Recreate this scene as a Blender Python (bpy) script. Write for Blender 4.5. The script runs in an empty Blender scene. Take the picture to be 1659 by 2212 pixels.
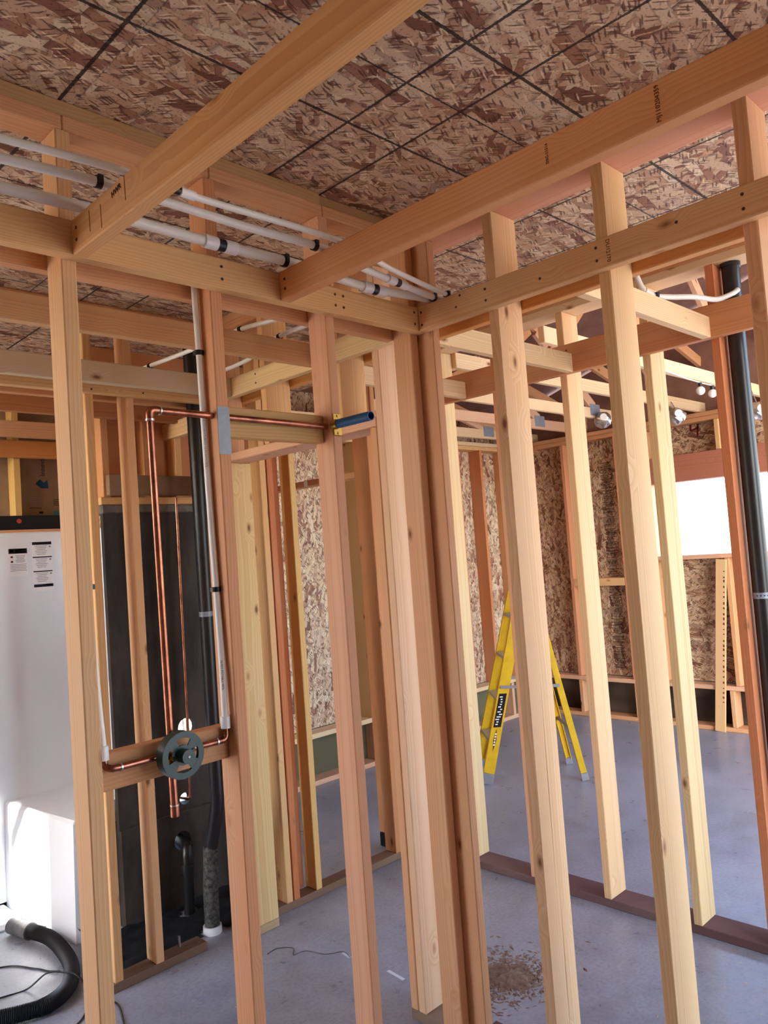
import bpy, bmesh, math, random
from mathutils import Vector, Matrix
random.seed(7)
S = bpy.context.scene
COL = S.collection

# ------------------------------------------------------------------ camera, light, exposure
CAMZ = 1.745
R_ = Vector((0.71004326, -0.70044076, -0.07225859))
D_ = Vector((-0.01420176, 0.08835127, -0.99598813))
F_ = Vector((0.70401483, 0.70822086, 0.05278573))
cam = bpy.data.cameras.new('camera')
camo = bpy.data.objects.new('camera', cam); COL.objects.link(camo)
m = Matrix.Identity(4)
for i in range(3):
    m[i][0] = R_[i]; m[i][1] = -D_[i]; m[i][2] = -F_[i]
m[2][3] = CAMZ
camo.matrix_world = m
cam.sensor_fit = 'HORIZONTAL'; cam.sensor_width = 36.0; cam.lens = 36.0 * 1671.3 / 1659.0
cam.clip_start = 0.02; cam.clip_end = 500
S.camera = camo

w = bpy.data.worlds.new('sky'); S.world = w; w.use_nodes = True
nt = w.node_tree; nt.nodes.clear()
sky = nt.nodes.new('ShaderNodeTexSky'); sky.sky_type = 'NISHITA'; sky.sun_disc = False
sky.sun_elevation = math.radians(34); sky.sun_rotation = math.radians(-115); sky.dust_density = 2.0; sky.altitude = 200
bgn = nt.nodes.new('ShaderNodeBackground'); bgn.inputs['Strength'].default_value = 0.62
wo = nt.nodes.new('ShaderNodeOutputWorld')
nt.links.new(sky.outputs[0], bgn.inputs[0]); nt.links.new(bgn.outputs[0], wo.inputs[0])
sun = bpy.data.lights.new('sun', 'SUN'); sun.energy = 7.0; sun.angle = math.radians(0.6); sun.color = (1.0, .95, .87)
suno = bpy.data.objects.new('sun', sun); COL.objects.link(suno)
suno.rotation_euler = Vector((0.75, 0.35, -0.56)).to_track_quat('-Z', 'Y').to_euler()
S.view_settings.view_transform = 'Standard'; S.view_settings.look = 'None'
S.view_settings.gamma = 1.0; S.view_settings.use_curve_mapping = False
S.view_settings.exposure = 1.78
S.cycles.use_denoising = True; S.cycles.use_adaptive_sampling = True; S.cycles.adaptive_threshold = .03
S.cycles.caustics_reflective = False; S.cycles.caustics_refractive = False; S.cycles.max_bounces = 7; S.cycles.diffuse_bounces = 5; S.cycles.glossy_bounces = 3; S.cycles.sample_clamp_indirect = 12.0

# ------------------------------------------------------------------ node helpers and materials
def lin(r, g, b):
    f = lambda c: (c / 255 / 12.92) if c / 255 <= .04045 else ((c / 255 + .055) / 1.055) ** 2.4
    return (f(r), f(g), f(b), 1.0)

class N:
    def __init__(s, name, rough=.6, spec=.35):
        s.m = bpy.data.materials.new(name); s.m.use_nodes = True
        s.t = s.m.node_tree; s.b = s.t.nodes['Principled BSDF']
        s.b.inputs['Roughness'].default_value = rough
        s.b.inputs['Specular IOR Level'].default_value = spec
    def new(s, typ, **kw):
        n = s.t.nodes.new(typ)
        for k, v in kw.items(): setattr(n, k, v)
        return n
    def put(s, v, sock):
        if isinstance(v, bpy.types.NodeSocket): s.t.links.new(v, sock)
        elif v is not None: sock.default_value = v
    def math(s, op, a, b=None, c=None, clamp=False):
        n = s.new('ShaderNodeMath', operation=op); n.use_clamp = clamp
        for i, v in enumerate((a, b, c)):
            if v is not None: s.put(v, n.inputs[i])
        return n.outputs[0]
    def vmul(s, v, xyz):
        n = s.new('ShaderNodeVectorMath', operation='MULTIPLY'); s.put(v, n.inputs[0]); s.put(xyz, n.inputs[1]); return n.outputs[0]
    def vadd(s, v, u):
        n = s.new('ShaderNodeVectorMath', operation='ADD'); s.put(v, n.inputs[0]); s.put(u, n.inputs[1]); return n.outputs[0]
    def noise(s, v, scale, detail=3, rough=.5):
        n = s.new('ShaderNodeTexNoise'); s.put(v, n.inputs['Vector']); n.inputs['Scale'].default_value = scale
        n.inputs['Detail'].default_value = detail; n.inputs['Roughness'].default_value = rough; return n.outputs[0]
    def vor(s, v, scale, feature='F1', rnd=1.0, dims='3D', out='Distance'):
        n = s.new('ShaderNodeTexVoronoi', feature=feature, voronoi_dimensions=dims); s.put(v, n.inputs['Vector'])
        n.inputs['Scale'].default_value = scale; n.inputs['Randomness'].default_value = rnd; return n
    def mix(s, f, a, b, blend='MIX'):
        n = s.new('ShaderNodeMix', data_type='RGBA', blend_type=blend)
        s.put(f, n.inputs[0]); s.put(a, n.inputs[6]); s.put(b, n.inputs[7]); return n.outputs[2]
    def ramp(s, f, *stops):
        n = s.new('ShaderNodeValToRGB'); e = n.color_ramp.elements
        while len(e) < len(stops): e.new(.5)
        for el, (p, c) in zip(e, stops): el.position = p; el.color = c if not isinstance(c, (int, float)) else (c, c, c, 1)
        s.put(f, n.inputs[0]); return n.outputs[0]
    def range(s, f, a, b, c=0., d=1.):
        n = s.new('ShaderNodeMapRange'); s.put(f, n.inputs[0])
        for i, v in enumerate((a, b, c, d)): n.inputs[i + 1].default_value = v
        return n.outputs[0]
    def col(s, v): s.put(v, s.b.inputs['Base Color'])
    def bump(s, hgt, strength=.3, dist=.002):
        n = s.new('ShaderNodeBump'); n.inputs['Strength'].default_value = strength; n.inputs['Distance'].default_value = dist
        s.put(hgt, n.inputs['Height']); s.t.links.new(n.outputs[0], s.b.inputs['Normal'])
    def oc(s): return s.new('ShaderNodeTexCoord').outputs['Object']
    def info(s): return s.new('ShaderNodeObjectInfo')
    def sep(s, v):
        n = s.new('ShaderNodeSeparateXYZ'); s.put(v, n.inputs[0]); return n.outputs
    def comb(s, x, y, z=0.0):
        n = s.new('ShaderNodeCombineXYZ')
        for i, v in enumerate((x, y, z)): s.put(v, n.inputs[i])
        return n.outputs[0]

def plain(name, rgb, rough=.5, spec=.4, metal=0.0, noise=None):
    k = N(name, rough, spec); k.b.inputs['Metallic'].default_value = metal
    if noise:
        sc, rgb2, amt = noise
        f = k.ramp(k.noise(k.oc(), sc, 4, .6), (.35, 0), (.7, 1))
        k.col(k.mix(k.math('MULTIPLY', f, amt), lin(*rgb), lin(*rgb2)))
    else: k.col(lin(*rgb))
    return k.m

def wood_mat(name, ring=.62, dark=(150, 92, 50), knots=True, rough=.62):
    k = N(name, rough, .3); inf = k.info(); rnd = inf.outputs['Random']
    o = k.oc()
    off = k.comb(k.math('MULTIPLY', rnd, 37.0), k.math('MULTIPLY', rnd, 3.1), k.math('MULTIPLY', rnd, 5.7))
    p = k.vadd(o, off)
    x, y, z = k.sep(o)
    r2 = k.math('FRACT', k.math('MULTIPLY', rnd, 17.31))
    wob = k.math('MULTIPLY', k.math('SUBTRACT', k.noise(k.vmul(p, (1.1, 5, 5)), 1.0, 2), .5), .055)
    yy = k.math('ADD', k.math('ADD', y, wob), k.math('MULTIPLY', k.math('SUBTRACT', r2, .5), .10))
    zz = k.math('ADD', z, k.math('MULTIPLY_ADD', rnd, .06, -.075))
    rad = k.math('SQRT', k.math('ADD', k.math('MULTIPLY', yy, yy), k.math('MULTIPLY', zz, zz)))
    # knots: sparse cells whose rings swirl the grain
    kv = k.vor(k.vmul(p, (5.5, 12, 12)), 1.0)
    kd, kc = kv.outputs['Distance'], k.sep(kv.outputs['Color'])[0]
    on = k.math('GREATER_THAN', kc, .66)
    swirl = k.math('MULTIPLY', k.math('MULTIPLY', on, k.range(kd, .42, .05)), .022)
    rr = k.math('ADD', rad, swirl)
    saw = k.math('FRACT', k.math('MULTIPLY', rr, 150.0))
    line = k.ramp(saw, (0, 0.0), (.62, .55), (.92, 1.0), (1.0, .1))
    broad = k.ramp(k.noise(k.vmul(p, (.7, 14, 14)), 1.0, 3, .55), (.3, 0), (.72, 1))
    fib = k.noise(k.vmul(p, (4, 260, 260)), 1.0, 2, .6)
    base = inf.outputs['Color']
    c = k.mix(k.math('MULTIPLY', broad, .42), base, k.mix(1.0, base, (1.02, .80, .62, 1), 'MULTIPLY'))
    c = k.mix(k.math('MULTIPLY', line, ring), c, k.mix(1.0, base, (.80, .60, .44, 1), 'MULTIPLY'))
    c = k.mix(k.math('MULTIPLY', fib, .16), c, k.mix(1.0, base, (.72, .58, .46, 1), 'MULTIPLY'))
    if knots:
        ring1 = k.math('MULTIPLY', on, k.range(kd, .19, .10))
        c = k.mix(k.math('MULTIPLY', ring1, .6), c, lin(*dark))
        core = k.math('MULTIPLY', on, k.range(kd, .105, .055))
        c = k.mix(k.math('MULTIPLY', core, .8), c, lin(96, 52, 26))
    c = k.mix(k.ramp(k.noise(k.vmul(p, (1.6, 2.5, 2.5)), 1.0, 2, .5), (.52, 0), (.80, .22)), c, lin(204, 184, 154))
    k.col(c)
    k.bump(fib, .22, .0012)
    return k.m

def osb_mat(name, lines=None, tone=1.0, dirty=0.0):
    k = N(name, .55, .3); inf = k.info(); rnd = inf.outputs['Random']
    x, y, z = k.sep(k.oc())
    px, py = (k.math('MULTIPLY', k.math('ADD', q, k.math('MULTIPLY', rnd, f)), .85) for q, f in ((x, 23.0), (y, 11.0)))
    pal = ((0, lin(118, 78, 62)), (.14, lin(168, 122, 98)), (.28, lin(214, 184, 152)), (.52, lin(234, 210, 176)), (.70, lin(206, 164, 132)), (.86, lin(242, 224, 192)), (1, lin(144, 98, 80)))
    c = k.ramp(k.noise(k.comb(px, py), 9, 4, .6), (.3, lin(158, 114, 86)), (.7, lin(206, 168, 130)))
    hgt = None
    nw = k.noise(k.comb(px, py), 42, 2, .6)
    wv = k.math('MULTIPLY', k.math('SUBTRACT', nw, .5), .009)
    gn = k.noise(k.comb(px, py), 170, 1, .6)
    for i, (ang, sx, sy, thr, cov) in enumerate(((14, 9, 34, .47, .30), (-38, 11, 40, .42, .45), (76, 11, 38, .42, .5), (30, 10, 40, .44, .42), (-64, 12, 44, .40, .55), (50, 12, 44, .38, .5), (-14, 6.5, 25, .44, .45), (8, 7, 30, .44, .48))):
        a = math.radians(ang); ca, sa = math.cos(a), math.sin(a)
        u = k.math('MULTIPLY', k.math('ADD', k.math('MULTIPLY', px, ca), k.math('MULTIPLY', py, sa)), sx)
        v = k.math('MULTIPLY', k.math('ADD', k.math('SUBTRACT', k.math('MULTIPLY', py, ca), k.math('MULTIPLY', px, sa)), wv), sy)
        vn = k.vor(k.comb(k.math('ADD', u, i * 17.3), v), 1.0, rnd=1.0, dims='2D')
        vn.distance = 'CHEBYCHEV'
        cr, cg, cb = k.sep(vn.outputs['Color'])
        mask = k.math('MULTIPLY', k.math('LESS_THAN', vn.outputs['Distance'], thr), k.math('GREATER_THAN', cr, cov))
        fc = k.mix(k.math('MULTIPLY', gn, .42), k.ramp(cg, *pal), lin(120, 78, 56))
        edge = k.range(vn.outputs['Distance'], thr - .10, thr)
        fc = k.mix(k.math('MULTIPLY', edge, k.math('MULTIPLY', cb, .95)), fc, lin(70, 42, 32))  # dark strand edges paint in the shading of relief
        c = k.mix(mask, c, fc)
    # thin dark slivers between the strands
    for i, (ang, sx, sy) in enumerate(((22, 16, 120), (-42, 18, 130))):
        a = math.radians(ang); ca, sa = math.cos(a), math.sin(a)
        u = k.math('MULTIPLY', k.math('ADD', k.math('MULTIPLY', px, ca), k.math('MULTIPLY', py, sa)), sx)
        v = k.math('MULTIPLY', k.math('ADD', k.math('SUBTRACT', k.math('MULTIPLY', py, ca), k.math('MULTIPLY', px, sa)), wv), sy)
        vn = k.vor(k.comb(k.math('ADD', u, 200 + i * 15.1), v), 1.0, dims='2D'); cr = k.sep(vn.outputs['Color'])[0]
        mk = k.math('MULTIPLY', k.range(vn.outputs['Distance'], .34, .22), k.math('GREATER_THAN', cr, .62))
        c = k.mix(k.math('MULTIPLY', mk, .8), c, k.mix(k.math('GREATER_THAN', cr, .90), lin(84, 48, 36), lin(238, 216, 180)))
    sp = k.vor(k.comb(k.math('MULTIPLY', px, 60), k.math('MULTIPLY', py, 60)), 1.0, dims='2D')
    c = k.mix(k.math('MULTIPLY', k.math('LESS_THAN', sp.outputs['Distance'], .13), .45), c, lin(90, 52, 36))
    if tone != 1.0: c = k.mix(1.0, c, (tone, tone * .98, tone * .96, 1), 'MULTIPLY')
    if lines:
        g = k.sep(k.new('ShaderNodeNewGeometry').outputs['Position'])
        jit = k.math('MULTIPLY', k.math('SUBTRACT', k.noise(k.comb(px, py), 160, 2), .5), .006)
        fac = None
        for ax, lst in ((0, lines[0]), (1, lines[1])):
            q = k.math('ADD', g[ax], jit)
            for pos, wd in lst:
                f = k.math('COMPARE', q, pos, wd)
                fac = f if fac is None else k.math('MAXIMUM', fac, f)
        c = k.mix(k.math('MULTIPLY', fac, .93), c, lin(30, 26, 26))
    k.col(c); k.bump(nw, .45, .006)
    return k.m

MAT = {}
MAT['wood'] = wood_mat('pine_lumber')
MAT['plywood'] = wood_mat('plywood_face', ring=.30, knots=True)
MAT['treated'] = wood_mat('treated_lumber', ring=.25, dark=(50, 36, 34), knots=False, rough=.7)
XL = [(.803, .0050), (1.449, .0045), (1.662, .0045), (2.40, .0045), (2.80, .0035), (1.236, .0022), (.40, .0045), (-.02, .0045), (3.02, .004)]
YL = [(.64, .0045), (1.065, .0050), (1.490, .0045), (1.263, .0028), (1.93, .004), (2.335, .004), (2.742, .004), (3.149, .004), (3.66, .004), (3.875, .004), (.22, .0045)]
MAT['osb_top'] = osb_mat('osb_ceiling', (XL, YL), 1.0)
MAT['osb'] = osb_mat('osb_wall', None, 1.0)

k = N('concrete_floor', .45, .45)
o = k.oc()
n1 = k.noise(o, .9, 6, .62); n2 = k.noise(o, 7, 5, .65); n3 = k.noise(o, 60, 3, .6)
c = k.mix(k.ramp(n1, (.32, 0), (.68, 1)), lin(122, 127, 138), lin(160, 165, 177))
c = k.mix(k.math('MULTIPLY', k.ramp(n2, (.4, 0), (.75, 1)), .35), c, lin(182, 187, 198))
c = k.mix(k.math('MULTIPLY', k.ramp(n3, (.35, 1), (.55, 0)), .22), c, lin(84, 80, 80))
sp = k.vor(o, 17.0)
c = k.mix(k.math('MULTIPLY', k.math('LESS_THAN', sp.outputs['Distance'], .045), .6), c, lin(70, 62, 58))
k.col(c); k.put(k.range(n2, .3, .75, .24, .50), k.b.inputs['Roughness']); k.bump(k.math('ADD', n2, k.math('MULTIPLY', n3, .4)), .12, .003)
MAT['floor'] = k.m
k = N('tarred_concrete', .75, .25)
n1 = k.noise(k.vmul(k.oc(), (1, 1, .35)), 5, 5, .6)
n2 = k.noise(k.oc(), 70, 3, .6)
c = k.mix(k.ramp(n1, (.35, 0), (.75, 1)), lin(48, 43, 41), lin(92, 84, 78))
k.col(k.mix(k.math('MULTIPLY', n2, .3), c, lin(34, 30, 29))); k.bump(n2, .3, .003)
MAT['tarred'] = k.m
MAT['bare_concrete'] = plain('bare_concrete', (120, 112, 104), .85, .2, noise=(18, (82, 76, 72), .8))
MAT['ground'] = plain('driveway_concrete', (205, 200, 190), .9, .2, noise=(3, (180, 172, 160), .6))
MAT['roofply'] = plain('roof_sheathing', (150, 112, 98), .7, .2, noise=(6, (120, 84, 72), .7))
MAT['pex'] = plain('pex_white', (230, 227, 219), .32, .5)
MAT['pex'].node_tree.nodes['Principled BSDF'].inputs['Subsurface Weight'].default_value = 0.0
MAT['pexring'] = plain('pex_expansion_ring', (232, 231, 230), .28, .5)
MAT['black'] = plain('black_plastic', (18, 18, 19), .38, .45)
MAT['abs'] = plain('black_abs_pipe', (22, 22, 24), .33, .5, noise=(30, (38, 38, 42), .5))
MAT['absdirty'] = plain('dusty_black_pipe', (30, 29, 29), .6, .3, noise=(55, (150, 146, 140), .35))
MAT['copper'] = plain('copper', (188, 122, 98), .27, .5, 1.0, noise=(16, (104, 62, 50), .85))
MAT['solder'] = plain('solder', (205, 200, 192), .3, .5, 1.0)
MAT['brass'] = plain('brass', (178, 140, 72), .35, .5, 1.0)
MAT['green'] = plain('dark_green_plastic', (20, 58, 54), .30, .5)
MAT['blue'] = plain('blue_plastic', (28, 88, 140), .45, .4)
MAT['steel'] = plain('galvanized_steel', (150, 158, 168), .55, .4, .35, noise=(40, (128, 136, 146), .6))
MAT['nail'] = plain('nail_steel', (70, 56, 46), .5, .4, .3)
MAT['yellow'] = plain('yellow_fiberglass', (222, 178, 28), .42, .45, noise=(12, (190, 142, 22), .6))
MAT['alu'] = plain('aluminium', (168, 168, 172), .4, .5, .7)
MAT['white'] = plain('white_fiberglass', (236, 241, 248), .22, .5)
MAT['paper'] = plain('white_sticker', (240, 240, 242), .6, .3)
MAT['ink'] = plain('ink', (40, 34, 34), .8, .1)
MAT['brownink'] = plain('brown_ink', (104, 58, 26), .8, .1)
MAT['redpaint'] = plain('red_brown_paint', (112, 40, 34), .8, .1)
MAT['greyink'] = plain('grey_print', (150, 150, 160), .8, .1)
MAT['navy'] = plain('navy_print', (28, 34, 56), .7, .2)
MAT['sticky'] = plain('yellow_print', (208, 178, 30), .7, .2)
MAT['kraft'] = plain('kraft_paper', (160, 138, 122), .8, .15, noise=(5, (132, 110, 96), .8))
MAT['kraftblue'] = plain('blue_print', (44, 84, 128), .8, .1)
MAT['teal'] = plain('teal_print', (74, 130, 150), .8, .1)
MAT['membrane'] = plain('black_membrane', (24, 27, 32), .6, .3)
MAT['red'] = plain('red_plastic_cap', (190, 70, 52), .5, .4)
MAT['hose'] = plain('black_ribbed_hose', (34, 36, 40), .45, .4)
MAT['hosecuff'] = plain('grey_hose_cuff', (92, 94, 98), .5, .4, noise=(30, (140, 140, 140), .6))
MAT['darkwood'] = MAT['treated']
MAT['bulb'] = plain('frosted_bulb_glass', (250, 244, 235), .25, .5)
MAT['foil'] = plain('crinkled_foil', (190, 188, 186), .28, .5, .8)
MAT['streak'] = plain('white_streak', (205, 210, 220), .9, .1)
MAT['dust'] = plain('sawdust', (140, 116, 98), .9, .1, noise=(40, (88, 68, 56), .9))
MAT['splinter'] = plain('pale_splinter', (214, 184, 138), .8, .1)

# ------------------------------------------------------------------ geometry helpers
MW = {}
def link(o, parent, mat4):
    COL.objects.link(o)
    o.matrix_world = mat4
    if parent is not None:
        o.parent = parent; o.matrix_parent_inverse = MW[parent.name].inverted(); o.matrix_basis = mat4
    else: o.matrix_basis = mat4
    MW[o.name] = mat4.copy()
    return o
def tag(o, label=None, cat=None, group=None, kind=None):
    if label: o['label'] = label
    if cat: o['category'] = cat
    if group: o['group'] = group
    if kind: o['kind'] = kind
    return o
def empty(name, loc, label=None, cat=None, group=None, kind=None):
    o = bpy.data.objects.new(name, None); o.empty_display_size = .1
    link(o, None, Matrix.Translation(loc)); return tag(o, label, cat, group, kind)
_cache = {}
def box_mesh(L, Wd, T, bev):
    key = (round(L, 4), round(Wd, 4), round(T, 4), bev)
    if key in _cache: return _cache[key]
    bm = bmesh.new(); bmesh.ops.create_cube(bm, size=1)
    bmesh.ops.scale(bm, vec=(L, Wd, T), verts=bm.verts)
    if bev: bmesh.ops.bevel(bm, geom=list(bm.edges), offset=min(bev, T * .3), segments=1, affect='EDGES', profile=.5)
    me = bpy.data.meshes.new('lumber'); bm.to_mesh(me); bm.free(); _cache[key] = me
    return me
def box(name, parent, x0, x1, y0, y1, z0, z1, mat='wood', col=None, bev=.003, rot=None, label=None):
    d = [x1 - x0, y1 - y0, z1 - z0]; order = sorted(range(3), key=lambda i: -d[i])
    me = box_mesh(d[order[0]], d[order[1]], d[order[2]], bev)
    me2 = me
    if me.materials and me.materials[0] != MAT[mat]:
        me2 = me.copy(); me2.materials.clear()
    if not me2.materials: me2.materials.append(MAT[mat])
    o = bpy.data.objects.new(name, me2)
    M3 = Matrix.Identity(4)
    for c_, ax in enumerate(order):
        for r in range(3): M3[r][c_] = 1.0 if r == ax else 0.0
    if M3.to_3x3().determinant() < 0:
        for r in range(3): M3[r][2] *= -1
    T = Matrix.Translation(((x0 + x1) / 2, (y0 + y1) / 2, (z0 + z1) / 2))
    if rot is not None: T = T @ rot
    link(o, parent, T @ M3)
    if col is not None: o.color = col
    if label: o['label'] = label
    return o
def mesh_obj(name, parent, verts, faces, mat, loc=(0, 0, 0), smooth=False):
    """verts in world coordinates; origin placed at loc"""
    me = bpy.data.meshes.new(name); L = Vector(loc)
    me.from_pydata([tuple(Vector(v) - L) for v in verts], [], faces)
    bm = bmesh.new(); bm.from_mesh(me); bmesh.ops.recalc_face_normals(bm, faces=bm.faces); bm.to_mesh(me); bm.free()
    me.materials.append(MAT[mat])
    if smooth:
        for p in me.polygons: p.use_smooth = True
    o = bpy.data.objects.new(name, me); return link(o, parent, Matrix.Translation(L))
def beam(name, parent, a, b, wd, th, mat='wood', col=None, side=None, bev=.003):
    """a straight member from a to b; wd measured along `side`"""
    a, b = Vector(a), Vector(b); X = (b - a).normalized(); L = (b - a).length
    side = Vector(side) if side else Vector((0, 0, 1))
    Y = (side - X * side.dot(X)).normalized(); Z = X.cross(Y)
    me = box_mesh(L, wd, th, bev)
    if me.materials and me.materials[0] != MAT[mat]: me = me.copy(); me.materials.clear()
    if not me.materials: me.materials.append(MAT[mat])
    M4 = Matrix.Identity(4)
    for r in range(3): M4[r][0] = X[r]; M4[r][1] = Y[r]; M4[r][2] = Z[r]; M4[r][3] = (a[r] + b[r]) / 2
    o = bpy.data.objects.new(name, me); link(o, parent, M4)
    if col is not None: o.color = col
    return o
def catmull(pts, n):
    P = [Vector(p) for p in pts]; P = [P[0] * 2 - P[1]] + P + [P[-1] * 2 - P[-2]]
    out = []
    for i in range(1, len(P) - 2):
        for j in range(n):
            t = j / n; a, b, c, d = P[i - 1], P[i], P[i + 1], P[i + 2]
            out.append(.5 * ((2 * b) + (c - a) * t + (2 * a - 5 * b + 4 * c - d) * t * t + (3 * b - a - 3 * c + d) * t ** 3))
    out.append(P[-2]); return out
def tube(name, parent, pts, r, mat, n=14, sm=1, radii=None, caps=True, hollow=0):
    P = catmull(pts, sm) if sm > 1 else [Vector(p) for p in pts]
    R = radii if radii else [r] * len(P)
    tang = []
    for i in range(len(P)):
        a = P[max(i - 1, 0)]; b = P[min(i + 1, len(P) - 1)]; tang.append((b - a).normalized())
    t0 = tang[0]; u = t0.orthogonal().normalized()
    vs, fs = [], []
    for i, (p, t) in enumerate(zip(P, tang)):
        u = (u - t * u.dot(t)).normalized(); v = t.cross(u)
        rr = R[i] if i < len(R) else R[-1]
        for j in range(n):
            a = 2 * math.pi * j / n; vs.append(p + (u * math.cos(a) + v * math.sin(a)) * rr)
    for i in range(len(P) - 1):
        for j in range(n):
            fs.append((i * n + j, i * n + (j + 1) % n, (i + 1) * n + (j + 1) % n, (i + 1) * n + j))
    if caps and not hollow:
        fs.append(tuple(range(n - 1, -1, -1))); fs.append(tuple((len(P) - 1) * n + j for j in range(n)))
    if hollow:
        k0 = len(vs); L = len(P); idx = []
        for e, i in ((0, 0), (1, L - 1)):
            p, t = P[i], tang[i]
            base = len(vs)
            for j in range(n): vs.append(p + (vs[i * n + j] - p) * hollow)
            inner = len(vs); q = p + t * (r * 1.6 if e == 0 else -r * 1.6)
            for j in range(n): vs.append(q + (vs[i * n + j] - p) * hollow)
            for j in range(n):
                j2 = (j + 1) % n
                fs.append((i * n + j, i * n + j2, base + j2, base + j)); fs.append((base + j, base + j2, inner + j2, inner + j))
            fs.append(tuple(inner + j for j in range(n)))
    o = mesh_obj(name, parent, vs, fs, mat, tuple(P[0]), smooth=True)
    me = o.data
    for p in me.polygons:
        if len(p.vertices) > 4: p.use_smooth = False
    try: me.set_sharp_from_angle(angle=math.radians(40))
    except Exception: pass
    return o
def text(name, parent, body, origin, xdir, ydir, size, mat, extrude=.0004, align='CENTER'):
    cu = bpy.data.curves.new(name, 'FONT'); cu.body = body; cu.size = size; cu.extrude = extrude; cu.align_x = align; cu.align_y = 'CENTER'
    cu.resolution_u = 2
    cu.materials.append(MAT[mat]); X = Vector(xdir).normalized(); Y = Vector(ydir).normalized(); Z = X.cross(Y)
    M4 = Matrix.Identity(4)
    for r in range(3): M4[r][0] = X[r]; M4[r][1] = Y[r]; M4[r][2] = Z[r]; M4[r][3] = origin[r]
    tmp = bpy.data.objects.new(name, cu); COL.objects.link(tmp)
    me = bpy.data.meshes.new_from_object(tmp); bpy.data.objects.remove(tmp); bpy.data.curves.remove(cu)
    if not me.materials: me.materials.append(MAT[mat])
    return link(bpy.data.objects.new(name, me), parent, M4)
def flat(name, parent, c, ux, uy, nrm, mat, t=.001):
    """a thin printed patch: centre c, half vectors ux uy, thickness t along nrm"""
    c, ux, uy, nrm = Vector(c), Vector(ux), Vector(uy), Vector(nrm).normalized() * t
    vs = [c - ux - uy, c + ux - uy, c + ux + uy, c - ux + uy]; vs += [v + nrm for v in vs]
    fs = [(3, 2, 1, 0), (4, 5, 6, 7), (0, 1, 5, 4), (1, 2, 6, 5), (2, 3, 7, 6), (3, 0, 4, 7)]
    return mesh_obj(name, parent, vs, fs, mat, tuple(c))
def nails(parent, pts, nrm, r=.0045):
    nrm = Vector(nrm)
    for p in pts: tube('nail', parent, [Vector(p) - nrm * .004, Vector(p) + nrm * .0012], r, 'nail', n=7)

# lumber colours (sawn fir): pink, yellow, orange, pale, greenish yellow, dark
PK, YE, OR, PA, GY = lin(222, 180, 150), lin(224, 184, 130), lin(211, 159, 113), lin(230, 205, 166), lin(224, 200, 152)
OP, DK, PL, GR = lin(216, 168, 126), lin(140, 104, 80), lin(92, 72, 68), lin(208, 194, 164)
PLB = lin(118, 96, 78)
T, D, D6 = .038, .089, .140
ZP = 2.862; ZT = 2.938           # underside of the double top plate, underside of the OSB deck
LB, LT = 2.525, 2.614            # ceiling ledgers and joists
def rc(*cs): return random.choice(cs or (PK, YE, OR, PA, OP))

# ------------------------------------------------------------------ the setting
floor = mesh_obj('floor', None, [(x, y, z) for z in (-.12, 0) for x, y in ((-1.6, -3.2), (7.1, -3.2), (7.1, 5.2), (-1.6, 5.2))],
                 [(3, 2, 1, 0), (4, 5, 6, 7), (0, 1, 5, 4), (1, 2, 6, 5), (2, 3, 7, 6), (3, 0, 4, 7)], 'floor', (2.7, 1, 0))
tag(floor, 'grey concrete slab floor under the framing', None, None, 'structure')
gr = mesh_obj('ground', None, [(-40, -40, -.16), (45, -40, -.16), (45, 45, -.16), (-40, 45, -.16)], [(0, 1, 2, 3)], 'ground', (0, 0, -.16))
tag(gr, 'pale concrete ground outside the house', None, None, 'structure')

ceiling = empty('ceiling', (1.5, 1.5, ZT), 'OSB deck overhead with black chalked grid lines', None, None, 'structure')
for i, (x0, x1) in enumerate(((-1.6, .838), (.841, 3.46))):
    for j, (y0, y1) in enumerate(((-1.2, .522), (.525, 1.744), (1.747, 2.966), (2.969, 4.75))):
        box('osb_panel', ceiling, x0, x1, y0, y1, ZT, ZT + .018, 'osb_top', None, 0)

# wall between the camera and the closet (shower valve wall)
wl = empty('wall_left', (1.2, 1.90, 0), 'stud wall with the green shower valve and copper riser', None, None, 'structure')
SA = []
for x0, c in ((-.06, YE), (.787, YE), (1.210, OR), (1.640, OP), (2.043, OP)):
    SA.append(box('stud', wl, x0, x0 + T, 1.855, 1.944, .038, ZP, 'wood', c))
SA[1].color = lin(226, 186, 140); SA[2].color = lin(216, 160, 118); SA[3].color = lin(220, 172, 138)
box('bottom_plate', wl, -1.5, 2.086, 1.855, 1.944, 0, .038, 'treated', PL)
for x0, x1, c in ((-1.5, .806, OP), (.807, 1.229, OP), (1.230, 1.659, OP), (1.660, 2.086, OR)):
    box('lower_top_plate', wl, x0, x1, 1.855, 1.944, ZP, ZP + T, 'wood', c)
box('upper_top_plate', wl, -1.5, 1.652, 1.855, 1.944, ZP + T, ZT, 'wood', lin(190, 158, 112))
box('upper_top_plate', wl, 1.655, 2.086, 1.868, 1.944, ZP + T, ZT, 'wood', lin(176, 144, 104))
la = box('ledger', wl, -1.5, 2.084, 1.817, 1.855, LB, LT, 'wood', YE, label='yellow ledger board nailed across the studs')
box('ledger', wl, -1.5, 2.050, 1.944, 1.982, LB, LT, 'wood', OP)
nails(la, [(x, 1.817, z) for x in (1.228, 1.655) for z in (2.552, 2.588)] + [(2.03, 1.817, 2.55), (2.03, 1.817, 2.592), (1.69, 1.817, 2.55), (1.69, 1.817, 2.588)], (0, -1, 0))
vb = box('valve_block', wl, .826, 1.209, 1.900, 1.938, 1.205, 1.297, 'wood', OR)
sb = box('shower_head_block', wl, 1.249, 1.639, 1.900, 1.938, 2.116, 2.206, 'wood', lin(206, 172, 116))
npl = flat('nail_plate', SA[2], (1.229, 1.8545, 2.125), (.0195, 0, 0), (0, 0, .068), (0, -1, 0), 'steel', .0016)
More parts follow.
